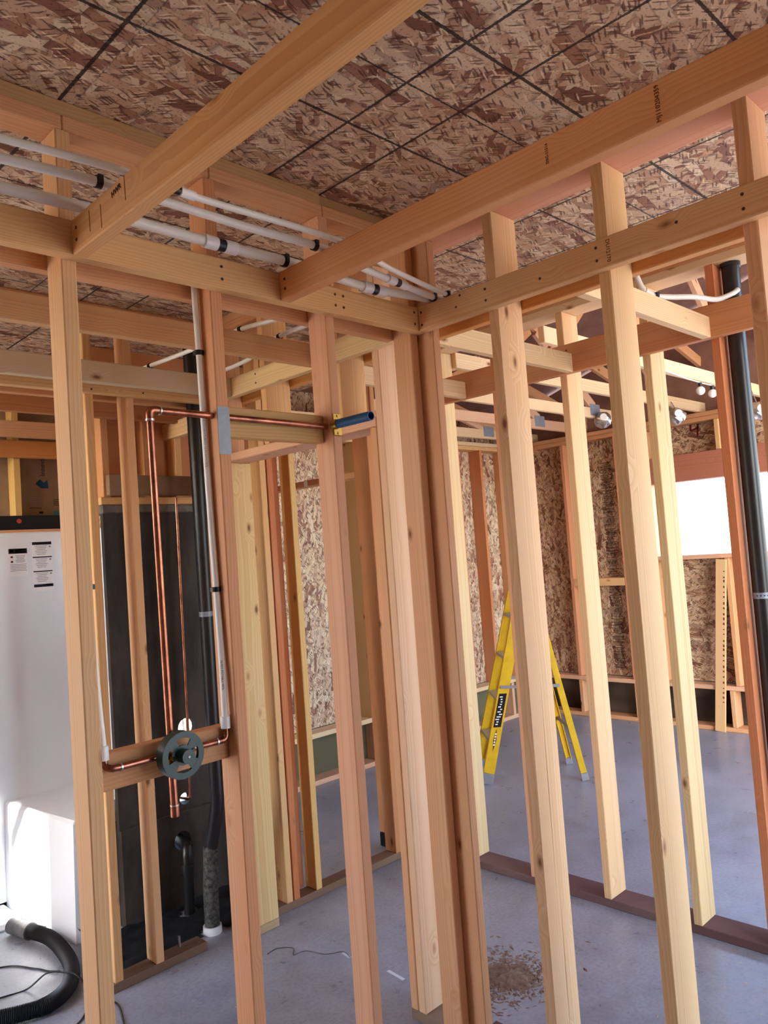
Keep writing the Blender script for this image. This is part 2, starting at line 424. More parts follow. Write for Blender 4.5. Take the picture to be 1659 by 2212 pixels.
npl['label'] = 'grey steel nail guard plate'

# wall on the right of the camera
wr = empty('wall_right', (2.13, .7, 0), 'stud wall beside the hallway, wide pale studs', None, None, 'structure')
box('stud', wr, 2.087, 2.125, 1.786, 1.875, .038, ZP, 'wood', OP)
SB = []
for y0, c in ((1.495, lin(228, 192, 150)), (1.084, lin(228, 196, 148)), (.667, lin(222, 178, 138)), (.255, YE), (-.155, OP), (-.56, PK)):
    SB.append(box('stud', wr, 2.086, 2.226, y0, y0 + T, .038, ZP, 'wood', c))
for x_, za_, zb_ in ((2.150, .62, 1.28), (2.162, .14, .55)):
    mesh_obj('drying_crack', SB[0], [(x_ - .0004, 1.4948, za_), (x_ + .0022, 1.4948, (za_ + zb_) / 2), (x_ + .004, 1.4948, zb_), (x_, 1.4948, (za_ + zb_) / 2),
             (x_ - .0004, 1.4956, za_), (x_ + .0022, 1.4956, (za_ + zb_) / 2), (x_ + .004, 1.4956, zb_), (x_, 1.4956, (za_ + zb_) / 2)],
             [(0, 1, 2, 3), (7, 6, 5, 4), (0, 4, 5, 1), (1, 5, 6, 2), (2, 6, 7, 3), (3, 7, 4, 0)], 'brownink', (x_, 1.495, za_))
box('bottom_plate', wr, 2.086, 2.226, -1.2, 1.855, 0, .038, 'treated', PL)
box('lower_top_plate', wr, 2.087, 2.226, -1.2, 1.944, ZP, ZP + T, 'wood', lin(222, 170, 142))
box('upper_top_plate', wr, 2.087, 2.226, -1.2, 1.944, ZP + T, ZT, 'wood', OR)
lb_ = box('ledger', wr, 2.048, 2.086, -1.2, 1.816, LB, LT, 'wood', lin(224, 182, 132), label='long ledger board nailed across the studs')
box('ledger', wr, 2.227, 2.264, -1.2, 1.942, 2.545, 2.634, 'wood', lin(214, 156, 92))
nails(lb_, [(2.048, y, z) for y in (1.513, 1.103, .686) for z in (2.552, 2.590)] + [(2.048, 1.80, 2.545), (2.048, 1.80, 2.59), (2.048, 1.62, 2.60), (2.048, 1.64, 2.565), (2.048, 1.30, 2.56), (2.048, .86, 2.58)], (-1, 0, 0))
text('ink_stamp', lb_, 'DU12170', (2.0474, 1.065, 2.570), (0, 0, -1), (0, -1, 0), .017, 'brownink')

# stub wall with the closet doorway, in line with the right wall
we = empty('wall_closet', (2.15, 2.6, 0), 'stud wall with the closet doorway, standing beyond the corner post', None, None, 'structure')
EX0, EX1 = 2.090, 2.230
box('stud', we, EX0, EX1, 2.072, 2.109, .038, ZP, 'wood', lin(226, 192, 158))
box('stud', we, EX0, EX1, 2.111, 2.148, .038, 2.235, 'wood', OP)
box('stud', we, EX0, EX1, 3.155, 3.192, .038, 2.235, 'wood', lin(222, 196, 142), label='pale yellow jack stud with dark knots')
box('stud', we, EX0, EX1, 3.194, 3.231, .038, ZP, 'wood', OP)
box('header', we, EX0, EX1, 2.111, 3.192, 2.236, 2.274, 'wood', PK)
for y0, c in ((2.802, YE), (2.296, YE)):
    box('cripple_stud', we, EX0, EX1, y0, y0 + T, 2.275, ZP, 'wood', c)
box('bottom_plate', we, EX0, EX1, 1.946, 2.150, 0, .038, 'treated', PLB)
box('bottom_plate', we, EX0, EX1, 3.153, 3.235, 0, .038, 'treated', lin(176, 154, 120))
box('lower_top_plate', we, EX0, EX1, 1.946, 3.235, ZP, ZP + T, 'wood', OR)
box('upper_top_plate', we, EX0, EX1, 1.946, 3.235, ZP + T, ZT, 'wood', OP)
le = box('ledger', we, 2.051, 2.089, 1.984, 3.198, LB, LT, 'wood', lin(230, 204, 152))
box('ledger', we, 2.231, 2.268, 1.946, 3.235, 2.545, 2.634, 'wood', lin(214, 164, 100))
nails(le, [(2.051, y, z) for y in (2.30, 2.82) for z in (2.55, 2.59)], (-1, 0, 0))

# wall behind the closet
wc = empty('wall_back', (1.9, 3.28, 0), 'stud wall in front of the black foundation wall', None, None, 'structure')
for x0, c in ((1.445, YE), (1.633, lin(226, 184, 138)), (2.343, YE), (2.533, lin(222, 190, 126)), (3.12, OR)):
    box('stud', wc, x0, x0 + T, 3.237, 3.326, .038, ZP, 'wood', c)
box('stud', wc, 2.440, 2.529, 3.334, 3.372, .038, ZP, 'wood', lin(196, 124, 78))
box('stud', wc, 2.388, 2.426, 3.237, 3.326, .038, ZP, 'wood', lin(196, 124, 78))
bp = box('bottom_plate', wc, 1.41, 1.886, 3.237, 3.326, 0, .038, 'treated', PLB)
box('bottom_plate', wc, EX1 + .004, 3.30, 3.237, 3.326, 0, .038, 'treated', lin(124, 100, 82))
tube('anchor_bolt', bp, [(1.779, 3.30, .036), (1.779, 3.30, .085)], .006, 'alu', n=8)
box('lower_top_plate', wc, -1.5, 3.30, 3.237, 3.326, ZP, ZP + T, 'wood', OP)
box('upper_top_plate', wc, -1.5, 3.30, 3.237, 3.326, ZP + T, ZT, 'wood', OR)
lc = box('ledger', wc, -1.5, 2.088, 3.199, 3.236, LB, LT, 'wood', YE)
box('ledger', wc, -1.5, 2.30, 3.327, 3.364, LB, LT, 'wood', OR)
nails(lc, [(1.46, 3.199, 2.54), (1.70, 3.199, 2.545)], (0, -1, 0))

# post pair at the end of the hall
ph = empty('wall_hall_end', (3.24, 3.38, 0), 'pair of dark studs at the end of the hall, one with a black foot', None, None, 'structure')
box('stud', ph, 3.22, 3.258, 3.290, 3.379, .038, ZP, 'wood', OR)
box('stud', ph, 3.22, 3.258, 3.384, 3.473, .085, ZP, 'wood', lin(196, 136, 92))
hh_ = box('header', ph, 3.225, 3.314, 3.476, 4.745, 2.218, 2.256, 'wood', OR)
flat('paper_tag', hh_, (3.225, 3.955, 2.238), (0, .018, 0), (0, 0, .022), (-1, 0, 0), 'paper', .001)
box('post_foot', ph, 3.216, 3.262, 3.382, 3.475, 0, .085, 'black', None, .008)
box('bottom_plate', ph, 3.214, 3.30, 3.329, 3.379, 0, .037, 'treated', PLB)
box('top_plate', ph, 3.214, 3.30, 3.329, 3.478, ZP, ZT, 'wood', OR)

# hallway wall, 2x6 studs, opposite the right wall
wh = empty('wall_hall', (3.37, 1.6, 0), 'deep stud wall on the far side of the hallway on a dark sole plate', None, None, 'structure')
HX0, HX1 = 3.303, 3.443
for y0, c in ((2.822, GY), (2.408, lin(220, 172, 136)), (1.992, lin(226, 190, 146)), (1.560, GY), (1.250, lin(206, 134, 92)), (.72, OP), (.31, YE), (-.1, PK)):
    box('stud', wh, HX0, HX1, y0, y0 + T, .038, 2.863, 'wood', c)
box('bottom_plate', wh, HX0, HX1, -1.2, 3.20, 0, .038, 'treated', lin(104, 78, 80))
box('lower_top_plate', wh, HX0, HX1, -1.2, 3.20, 2.864, 2.901, 'wood', PA)
box('upper_top_plate', wh, HX0, HX1, -1.2, 3.20, 2.901, ZT, 'wood', OR)
lh = box('ledger', wh, 3.265, 3.302, -1.2, 3.195, 2.545, 2.685, 'wood', lin(206, 148, 104))
nails(lh, [(3.265, y, z) for y in (1.31, 1.96, 2.25) for z in (2.57, 2.615, 2.655)], (-1, 0, 0))

# far room: left wall, right wall
wg = empty('wall_far_left', (5.0, 4.8, 0), 'sheathed outer wall of the far room with a low rail and pony wall', None, None, 'structure')
GY0, GY1 = 4.75, 4.89
for x0, c in ((3.46, YE), (4.41, GY), (4.95, OP), (5.35, OR), (5.765, lin(206, 138, 92)), (6.12, lin(206, 138, 92)), (6.52, OR)):
    box('stud', wg, x0, x0 + T, GY0, GY1, .395, 2.695, 'wood', c)
for i, x0 in enumerate((3.46, 4.45, 5.0, 5.71, 6.35)):
    box('cripple_stud', wg, x0, x0 + T, GY0, GY1, .04, .355, 'wood', PK)
box('sill_rail', wg, 3.45, 6.75, GY0, GY1, .356, .394, 'wood', PA)
box('bottom_plate', wg, 3.45, 6.75, GY0, GY1, .001, .039, 'wood', PK)
box('lower_top_plate', wg, 3.45, 6.75, GY0, GY1, 2.696, 2.734, 'wood', YE)
box('upper_top_plate', wg, 3.45, 6.75, GY0, GY1, 2.736, 2.775, 'wood', PA)
box('osb_panel', wg, 2.764, 3.447, GY1 + .001, GY1 + .013, 0, 2.936, 'osb', None, 0)
for x0, x1 in ((3.45, 4.668), (4.671, 5.889), (5.892, 6.89)):
    box('osb_panel', wg, x0, x1, GY1 + .001, GY1 + .013, .40, 3.60, 'osb', None, 0)
box('foundation_board', wg, 3.45, 6.89, GY1 + .001, GY1 + .04, 0, .398, 'treated', lin(96, 92, 66))

wf = empty('wall_far_right', (6.8, 3, 0), 'sheathed outer wall of the far room with the bright window opening', None, None, 'structure')
FX0, FX1 = 6.752, 6.89
for y0, c in ((4.66, OR), (4.19, lin(206, 146, 108)), (3.605, lin(210, 150, 112)), (3.325, OP)):
    box('stud', wf, FX0, FX1, y0, y0 + T, .395, 2.695, 'wood', c)
for y0 in (2.66, 2.06, 1.45, .85, .25):
    box('cripple_stud', wf, FX0, FX1, y0, y0 + T, .395, 1.49, 'wood', OR)
    box('cripple_stud', wf, FX0, FX1, y0 - .02, y0 + T - .02, 2.432, 2.695, 'wood', YE)
for y0 in (4.66, 4.19, 3.60, 2.72, 1.9, 1.1):
    box('cripple_stud', wf, FX0, FX1, y0, y0 + T, .04, .354, 'wood', OP)
box('sill_rail', wf, FX0, FX1, -1.2, 4.74, .355, .393, 'wood', PK)
box('bottom_plate', wf, FX0, FX1, -1.2, 4.74, .001, .039, 'wood', OP)
box('window_sill_plate', wf, FX0, FX1, -.5, 3.324, 1.492, 1.530, 'wood', PK)
box('window_header', wf, FX0, FX1, -.5, 3.324, 2.19, 2.43, 'wood', lin(176, 116, 96))
box('blocking', wf, FX0, FX1, 3.645, 4.188, 1.275, 1.350, 'wood', YE)
box('lower_top_plate', wf, FX0, FX1, -1.2, 4.74, 2.696, 2.734, 'wood', OR)
box('upper_top_plate', wf, FX0, FX1, -1.2, 4.74, 2.736, 2.775, 'wood', OP)
op1 = box('osb_panel', wf, FX1 + .001, FX1 + .013, 3.325, 4.89, .40, 2.775, 'osb', None, 0)
box('osb_panel', wf, FX1 + .001, FX1 + .013, -.5, 3.322, .40, 1.53, 'osb', None, 0)
op3 = box('osb_panel', wf, FX1 + .001, FX1 + .013, -.5, 3.322, 2.19, 2.775, 'osb', None, 0)
box('foundation_board', wf, FX1 + .001, FX1 + .04, -1.2, 4.89, 0, .398, 'treated', lin(52, 40, 34))

gb = mesh_obj('gable_panel', wf, [(FX1 + .002, y, z) for y, z in ((-1.2, 2.777), (5.0, 2.777), (5.0, 3.06), (.9, 4.28), (-1.2, 3.66))] + [(FX1 + .014, y, z) for y, z in ((-1.2, 2.777), (5.0, 2.777), (5.0, 3.06), (.9, 4.28), (-1.2, 3.66))],
              [(0, 1, 2, 3, 4), (9, 8, 7, 6, 5), (0, 5, 6, 1), (1, 6, 7, 2), (2, 7, 8, 3), (3, 8, 9, 4), (4, 9, 5, 0)], 'roofply', (FX1 + .002, .9, 2.777))
# roof over the far room
rf = mesh_obj('roof', None, [(3.3, -1.2, 3.675), (7.6, -1.2, 3.675), (3.3, .9, 4.3), (7.6, .9, 4.3), (3.3, 5.2, 3.02), (7.6, 5.2, 3.02),
                             (3.3, -1.2, 3.695), (7.6, -1.2, 3.695), (3.3, .9, 4.32), (7.6, .9, 4.32), (3.3, 5.2, 3.04), (7.6, 5.2, 3.04)],
              [(0, 1, 3, 2), (2, 3, 5, 4), (6, 8, 9, 7), (8, 10, 11, 9), (0, 6, 7, 1), (4, 5, 11, 10), (0, 2, 8, 6), (2, 4, 10, 8), (1, 7, 9, 3), (3, 9, 11, 5)], 'roofply', (5.4, .9, 3.02))
tag(rf, 'brown roof sheathing above the trusses', None, None, 'structure')

wu = mesh_obj('wall_baffle_upper', None, [(3.31, -1.2, ZT + .02), (3.31, 5.2, ZT + .02), (3.31, 5.2, 3.02), (3.31, .9, 4.29), (3.31, -1.2, 3.67), (3.33, -1.2, ZT + .02), (3.33, 5.2, ZT + .02), (3.33, 5.2, 3.02), (3.33, .9, 4.29), (3.33, -1.2, 3.67)],
              [(0, 1, 2, 3, 4), (9, 8, 7, 6, 5), (0, 5, 6, 1), (1, 6, 7, 2), (2, 7, 8, 3), (3, 8, 9, 4), (4, 9, 5, 0)], 'roofply', (3.32, .9, 2.96))
tag(wu, 'brown gable added above the hallway wall to keep the sun out', None, None, 'structure')  # added to block sun leaking in between deck and roof
wk = empty('wall_baffle_near', (0, -1.19, 0), 'sheathed panels added behind the near room to cut its light', None, None, 'structure')  # unseen panels added to darken the near room
for x0, x1 in ((-1.6, -.4), (-.397, .82), (.823, 1.95)):
    box('osb_panel', wk, x0, x1, -1.2, -1.188, 0, ZT, 'osb', None, 0)
# unseen outer wall added on the left, openings shaped to steer sun onto the shower
wx = empty('wall_baffle_left', (-1.55, 1.0, 0), 'sheathed wall added beside the near rooms to block and steer the sun', None, None, 'structure')
for y0, y1 in ((-1.2, -.72), (-.717, .52), (.523, 1.76), (1.763, 2.60)):
    box('osb_panel', wx, -1.60, -1.588, y0, y1, 0, ZT, 'osb', None, 0)
box('osb_panel', wx, -1.60, -1.588, 2.603, 5.0, 2.86, ZT, 'osb', None, 0)
box('osb_panel', wx, -1.60, -1.588, 2.603, 3.30, 0, 2.29, 'osb', None, 0)
box('osb_panel', wx, -1.60, -1.588, 3.303, 5.0, 0, .3, 'osb', None, 0)

# wall behind the shower
wd = empty('wall_shower', (1.2, 4.6, 0), 'stud wall behind the shower stall faced with kraft paper', None, None, 'structure')
for x0, c in ((.0, YE), (.8, YE), (1.598, lin(226, 196, 128))):
    box('stud', wd, x0, x0 + T, 4.552, 4.641, .04, 2.86, 'wood', c)
box('top_plate', wd, -1.5, 1.99, 4.552, 4.641, 2.861, 2.936, 'wood', OR)
box('ledger', wd, -1.5, 1.99, 4.512, 4.550, 2.432, 2.530, 'wood', lin(208, 146, 92))
box('end_panel', wd, 1.995, 2.007, 3.94, 4.65, 0.0, 2.936, 'osb', None, 0)  # added to stop outside light leaking into the shower room
kp = box('kraft_facing', wd, -1.5, 1.99, 4.643, 4.650, 0.0, 2.936, 'kraft', None, 0)
mb = box('membrane_strip', wd, .3, 1.99, 4.53, 4.55, 2.025, 2.103, 'membrane', None, .002)
tube('cap_nail', mb, [(1.607, 4.532, 2.072), (1.607, 4.524, 2.072)], .013, 'red', n=12)
# print on the kraft facing
KZ = 4.643
arrow = [(-.040, -.005), (-.014, .018), (.008, 0.0), (.030, .016), (.034, -.030), (-.010, -.030)]
av = [(1.79 + a, KZ - .0006, 2.305 + b * 1.1) for a, b in arrow]
ar = mesh_obj('print_mark', kp, av + [(x, y - .0006, z) for x, y, z in av], [(0, 1, 2, 3, 4, 5), tuple(range(11, 5, -1))], 'kraftblue', av[0])
text('print_word', kp, 'Innovar', (1.795, KZ - .001, 2.405), (0, 0, 1), (-1, 0, 0), .040, 'kraftblue')
for i in range(7):
    flat('print_line', kp, (1.745, KZ - .0004, 2.215 - i * .010), (.035 - .004 * (i % 3), 0, 0), (0, 0, .0014), (0, -1, 0), 'greyink' if i < 6 else 'ink', .0006)
for i in range(4):
    flat('print_line', kp, (1.868, KZ - .0004, 2.205 - i * .011), (.018, 0, 0), (0, 0, .0016), (0, -1, 0), 'ink', .0006)
flat('print_mark', kp, (1.868, KZ - .0004, 2.120), (.022, 0, 0), (0, 0, .018), (0, -1, 0), 'teal', .0006)
flat('print_mark', kp, (1.775, KZ - .0004, 2.128), (.012, 0, 0), (0, 0, .006), (0, -1, 0), 'navy', .0006)

# foundation wall with pipe holes
def slab_with_holes(name, parent, x0, x1, z0, z1, y0, y1, holes, mat):
    bm = bmesh.new(); loops = []
    def ring(pts):
        v = [bm.verts.new((p[0], y0, p[1])) for p in pts]
        return [bm.edges.new((v[i], v[(i + 1) % len(v)])) for i in range(len(v))]
    es = ring([(x0, z0), (x1, z0), (x1, z1), (x0, z1)])
    for hx, hz, hr in holes:
        es += ring([(hx + hr * math.cos(a * math.pi / 14), hz + hr * math.sin(a * math.pi / 14)) for a in range(28)])
    r = bmesh.ops.triangle_fill(bm, edges=es, use_beauty=True)
    fs = [g for g in r['geom'] if isinstance(g, bmesh.types.BMFace)]
    ex = bmesh.ops.extrude_face_region(bm, geom=fs)
    bmesh.ops.translate(bm, vec=(0, y1 - y0, 0), verts=[g for g in ex['geom'] if isinstance(g, bmesh.types.BMVert)])
    bmesh.ops.recalc_face_normals(bm, faces=bm.faces)
    me = bpy.data.meshes.new(name); bm.to_mesh(me); bm.free(); me.materials.append(MAT[mat])
    return link(bpy.data.objects.new(name, me), parent, Matrix.Identity(4))
wn = empty('wall_foundation', (2.1, 3.86, 0), 'black tarred concrete foundation wall behind the framing', None, None, 'structure')
slab_with_holes('concrete_face', wn, 1.745, 2.75, 0.47, 2.045, 3.77, 3.80, [(2.146, .893, .050), (2.112, .528, .030)], 'tarred')
slab_with_holes('concrete_footing', wn, 1.745, 2.75, 0.0, 0.468, 3.752, 3.93, [(2.076, .325, .048)], 'tarred')
box('concrete_lip', wn, 1.745, 2.75, 3.775, 3.93, 2.047, 2.092, 'bare_concrete', None, .006)
box('sill_plate', wn, 1.745, 2.75, 3.78, 3.92, 2.093, 2.131, 'wood', YE)
for x0, c in ((1.76, OR), (1.99, OP), (2.18, YE), (2.45, YE)):
    box('cripple_stud', wn, x0, x0 + T, 3.78, 3.869, 2.132, 2.58, 'wood', c)
box('plywood_panel', wn, 1.745, 2.75, 3.872, 3.888, 2.132, 2.936, 'plywood', lin(212, 152, 104), 0)
box('end_panel', wn, 2.751, 2.763, 3.77, 4.889, 0.0, 2.936, 'osb', None, 0)
box('header_board', wn, 1.70, 2.30, 3.585, 3.622, 2.122, 2.222, 'treated', lin(120, 92, 66))
box('rafter_tie', wn, 2.16, 2.198, 3.366, 4.35, 2.455, 2.543, 'wood', PA)

# ------------------------------------------------------------------ ceiling joists (things)
def joist(label, x0, x1, y0, y1, z0, z1, c):
    o = box('ceiling_joist', None, x0, x1, y0, y1, z0, z1, 'wood', c)
    return tag(o, label, 'joist')
j1 = joist('ceiling joist with HWR pencilled near its end, between the pipes', .800, .838, -1.15, 1.816, LB, LT, lin(220, 172, 116))
j2 = joist('ceiling joist stamped MJ110204359, crossing beside the right wall', 1.431, 1.469, -1.15, 1.816, LB, LT, lin(216, 158, 106))
joist('joist behind the valve wall, nearer of the closet pair', -1.5, 2.050, 2.375, 2.413, LB, LT, lin(214, 172, 126))
joist('knotty grey-streaked joist behind the valve wall, farther of the closet pair', -1.5, 2.050, 3.012, 3.050, LB, LT, GR)
joist('dark joist above the shower, nearer to the back wall', -1.5, 2.60, 3.70, 3.738, LB, LT, lin(190, 134, 92))
joist('pale joist above the shower, nearer to the kraft-faced wall', -1.5, 1.99, 4.375, 4.413, LB, LT, lin(216, 176, 138))
joist('hall joist carrying the bent white pipe, under the black vent pipe', 2.265, 3.264, 1.270, 1.308, 2.545, 2.634, PA)
joist('split pale hall joist in the middle of the hallway', 2.265, 3.264, 1.930, 1.968, 2.545, 2.634, lin(226, 204, 164))
joist('hall joist beyond the corner post, next to the closet doorway', 2.269, 3.264, 2.590, 2.628, 2.545, 2.634, PA)
nails(j1, [(.800, 1.79, 2.555), (.800, 1.79, 2.585)], (-1, 0, 0)); nails(j2, [(1.431, 1.79, 2.555), (1.431, 1.79, 2.585)], (-1, 0, 0))
text('pencil_mark', j1, 'HWR', (.7994, 1.575, 2.592), (0, -1, .15), (0, .15, 1), .020, 'ink')
for y_, za, zb in ((1.535, 2.555, 2.612), (1.655, 2.535, 2.592), (1.715, 2.548, 2.600)):
    flat('pencil_mark', j1, (.800, y_, (za + zb) / 2), (0, .0012, 0), (0, .001, (zb - za) / 2), (-1, 0, 0), 'brownink', .0005)
text('ink_stamp', j2, 'MJ110204359', (1.4304, .615, 2.567), (0, 0, 1), (0, 1, 0), .0135, 'brownink')
text('ink_stamp', j2, 'DSC-21514', (1.4304, .865, 2.575), (0, 0, 1), (0, 1, 0), .0095, 'brownink')

# ------------------------------------------------------------------ roof trusses
for i, (yf, wh_) in enumerate(((-.24, 'farthest from the window corner, first'), (.37, 'second'), (.98, 'third'), (1.58, 'fourth'), (2.19, 'beside the two round bulbs'), (2.79, 'fourth from the sheathed left wall'), (3.40, 'third from the sheathed left wall'), (3.97, 'second from the sheathed left wall'), (4.56, 'closest to the sheathed left wall'))):
    if i < 4: continue
    t = empty('roof_truss', (5.2, yf + .02, 2.78), 'roof truss ' + wh_, 'truss', 'roof trusses over the far room')
    box('bottom_chord', t, 3.446, 6.89, yf, yf + T, 2.78, 2.869, 'wood', rc(PA, lin(236, 214, 176), PK))
    zr = 4.29 - abs(yf + .02 - .9) * (1.28 / 4.3) - .06
    zl = min(zr, 3.75)
    beam('top_chord', t, (3.45, yf + .019, zl - .42), (5.2, yf + .019, zl), .089, .038, 'wood', PK, (0, 0, 1))
    beam('top_chord', t, (5.2, yf + .019, zl), (6.89, yf + .019, zl - .42), .089, .038, 'wood', OP, (0, 0, 1))
    beam('web', t, (4.35, yf + .019, 2.875), (5.15, yf + .019, zl - .05), .089, .036, 'wood', OR, (0, 0, 1))
    beam('web', t, (6.05, yf + .019, 2.875), (5.25, yf + .019, zl - .05), .089, .036, 'wood', PK, (0, 0, 1))
    box('truss_plate', t, 5.97, 6.13, yf - .0015, yf + .0395, 2.80, 2.90, 'steel', None, 0)

# ------------------------------------------------------------------ white water pipes over the joists
def coupler(parent, a, d, r, black=True):
    a, d = Vector(a), Vector(d).normalized()
    tube('expansion_ring', parent, [a - d * .052, a - d * .012], r * 1.33, 'pexring', 16)
    tube('expansion_ring', parent, [a + d * .012, a + d * .052], r * 1.33, 'pexring', 16)
    if black: tube('coupling', parent, [a - d * .013, a + d * .013], r * 1.22, 'black', 16)
def clamp(parent, p, r, axis=(1, 0, 0), up=(0, 0, 1)):
    p, ax = Vector(p), Vector(axis).normalized()
    tube('clamp', parent, [p - ax * .007, p + ax * .007], r * 1.28, 'black', 14)
    u = Vector(up)
    s = ax.cross(u).normalized()
    beam('clamp_ear', parent, p + s * r * .9 - u * (r * .6), p + s * (r * .9) + u * r * 1.15, .013, .012, 'black', None, ax, .001)
def pipe(label, pts, r, cps, cls):
    t = empty('water_pipe', pts[0], label, 'pipe', 'white water pipes over the joists')
    tube('pipe', t, pts, r, 'pex', 16, sm=8)
    for a, d in cps: coupler(t, a, d, r)
    for p in cls: clamp(t, p, r)
    return t
za = LT + .0145
pipe('thickest white pipe, lowest of the three over the joists',
     [(-.2, 1.80, za), (.4, 1.785, za), (.8, 1.768, za), (1.2, 1.772, za), (1.45, 1.765, za), (1.65, 1.785, za), (1.8, 1.795, za), (1.95, 1.780, za + .002), (2.06, 1.768, za + .004), (2.20, 1.766, za)], .0142,
     [((1.198, 1.772, za), (1, 0, 0)), ((1.812, 1.795, za), (1, 0, 0))], [(1.415, 1.765, za)])
zb = LT + .0115
pipe('middle white pipe of the three over the joists', [(-.2, 1.66, zb), (.4, 1.655, zb), (.8, 1.622, zb), (1.2, 1.628, zb), (1.44, 1.622, zb), (1.62, 1.665, zb), (1.82, 1.70, zb), (2.05, 1.734, zb), (2.22, 1.734, zb)], .0112,
     [((1.825, 1.70, zb), (.98, .17, 0))], [(.782, 1.623, zb), (1.412, 1.622, zb), (2.045, 1.737, zb)])
zc = LT + .009
pc = pipe('thinnest white pipe, highest of the three over the joists', [(-.2, 1.57, zc), (.4, 1.568, zc), (.8, 1.54, zc), (1.0, 1.555, zc), (1.44, 1.552, zc), (1.74, 1.626, zc), (2.05, 1.681, zc), (2.22, 1.688, zc)], .0086, [], [(2.055, 1.682, zc)])
coupler(pc, (.935, 1.551, zc), (1, .05, 0), .0086, False); tube('coupling', pc, [(.925, 1.5505, zc), (.945, 1.5515, zc)], .010, 'black', 12)
text('print_word', pc, 'PEX-A POTABLE TUBING 3/4 IN ASTM F876 NSF-PW 100 PSI', (1.235, 1.5438, zc + .001), (1, 0, 0), (0, .25, 1), .007, 'greyink', .0002)

# white pipes down to the valve
t = empty('supply_pipe', (1.2, 1.9, 1.3), 'white supply pipe running down the stud right of the green valve', 'pipe')
pr = [(1.196, 1.915, 2.60), (1.196, 1.913, 2.52), (1.197, 1.910, 2.357), (1.198, 1.906, 2.0), (1.199, 1.898, 1.677), (1.197, 1.889, 1.45), (1.194, 1.885, 1.322)]
tube('pipe', t, pr, .0095, 'pex', 14, sm=6)
for p in ((1.197, 1.910, 2.357), (1.199, 1.898, 1.677)): clamp(t, p, .0095, (0, 0, 1), (0, 1, 0))
tube('expansion_ring', t, [(1.194, 1.885, 1.325), (1.194, 1.885, 1.292)], .0135, 'pexring', 14)
text('print_word', t, 'PEX-A POTABLE TUBING 1/2 IN ASTM F876', (1.1885, 1.8935, 2.10), (0, .0, -1), (.75, -.65, 0), .008, 'greyink', .0002)
text('print_word', t, 'MrPEX POTABLE F876', (1.1875, 1.8775, 1.44), (0, .0, -1), (.75, -.65, 0), .0085, 'ink', .0002)
t = empty('supply_pipe', (.85, 1.92, 1.3), 'white supply pipe running down the stud left of the green valve', 'pipe')
tube('pipe', t, [(.842, 1.932, 2.60), (.842, 1.932, 2.2), (.8425, 1.926, 1.713), (.846, 1.912, 1.45), (.848, 1.900, 1.315)], .0092, 'pex', 14, sm=6)
clamp(t, (.8425, 1.926, 1.713), .0095, (0, 0, 1), (0, -1, 0))
tube('expansion_ring', t, [(.848, 1.900, 1.318), (.848, 1.900, 1.283)], .0135, 'pexring', 14)

# ------------------------------------------------------------------ copper riser with valve
def elbow(name, parent, p, d1, d2, r, mat='copper', n=14):
    p, d1, d2 = Vector(p), Vector(d1), Vector(d2)
    return tube(name, parent, [p + d1 * r * 2.6, p + d1 * r * 1.2, p + (d1 + d2) * r * .28, p + d2 * r * 1.2, p + d2 * r * 2.6], r * 1.16, mat, n, sm=4)
t = empty('copper_riser', (1.03, 1.885, 1.1), 'copper riser pipe with elbow feeding the shower head', 'pipe')
YC = 1.881
tube('riser', t, [(1.023, YC, 1.105), (1.021, YC, 1.226)], .0098, 'copper', 16)
tube('riser', t, [(1.021, YC, 1.304), (1.015, YC, 2.14)], .0098, 'copper', 16)
tube('pipe_cap', t, [(1.023, YC, 1.100), (1.023, YC, 1.128)], .0112, 'copper', 16)
tube('solder_ring', t, [(1.023, YC, 1.128), (1.023, YC, 1.131)], .0118, 'solder', 16)
elbow('elbow', t, (1.015, YC, 2.172), (0, 0, -1), (1, 0, 0), .0098)
tube('solder_ring', t, [(1.015, YC, 2.141), (1.015, YC, 2.147)], .0122, 'solder', 16)
tube('solder_ring', t, [(1.0435, YC, 2.172), (1.0475, YC, 2.172)], .0122, 'solder', 16)
tube('crossover_pipe', t, [(1.04, YC, 2.172), (1.208, YC, 2.170)], .0098, 'copper', 16)
tube('crossover_pipe', t, [(1.250, YC, 2.169), (1.636, YC, 2.166)], .0098, 'copper', 16)
t = empty('shower_head_stub', (1.655, 1.88, 2.165), 'blue capped stub pipe on a brass drop-ear elbow', 'pipe')
box('drop_ear', t, 1.636, 1.672, 1.846, 1.8545, 2.132, 2.205, 'brass', None, .002)
tube('elbow', t, [(1.645, 1.8535, 2.168), (1.645, 1.832, 2.168)], .0165, 'brass', 14)
tube('stub', t, [(1.646, 1.834, 2.168), (1.648, 1.684, 2.168)], .0148, 'blue', 18, hollow=.84)
tube('screw', t, [(1.655, 1.847, 2.196), (1.655, 1.843, 2.196)], .004, 'brass', 8)
tube('screw', t, [(1.655, 1.847, 2.140), (1.655, 1.843, 2.140)], .004, 'brass', 8)

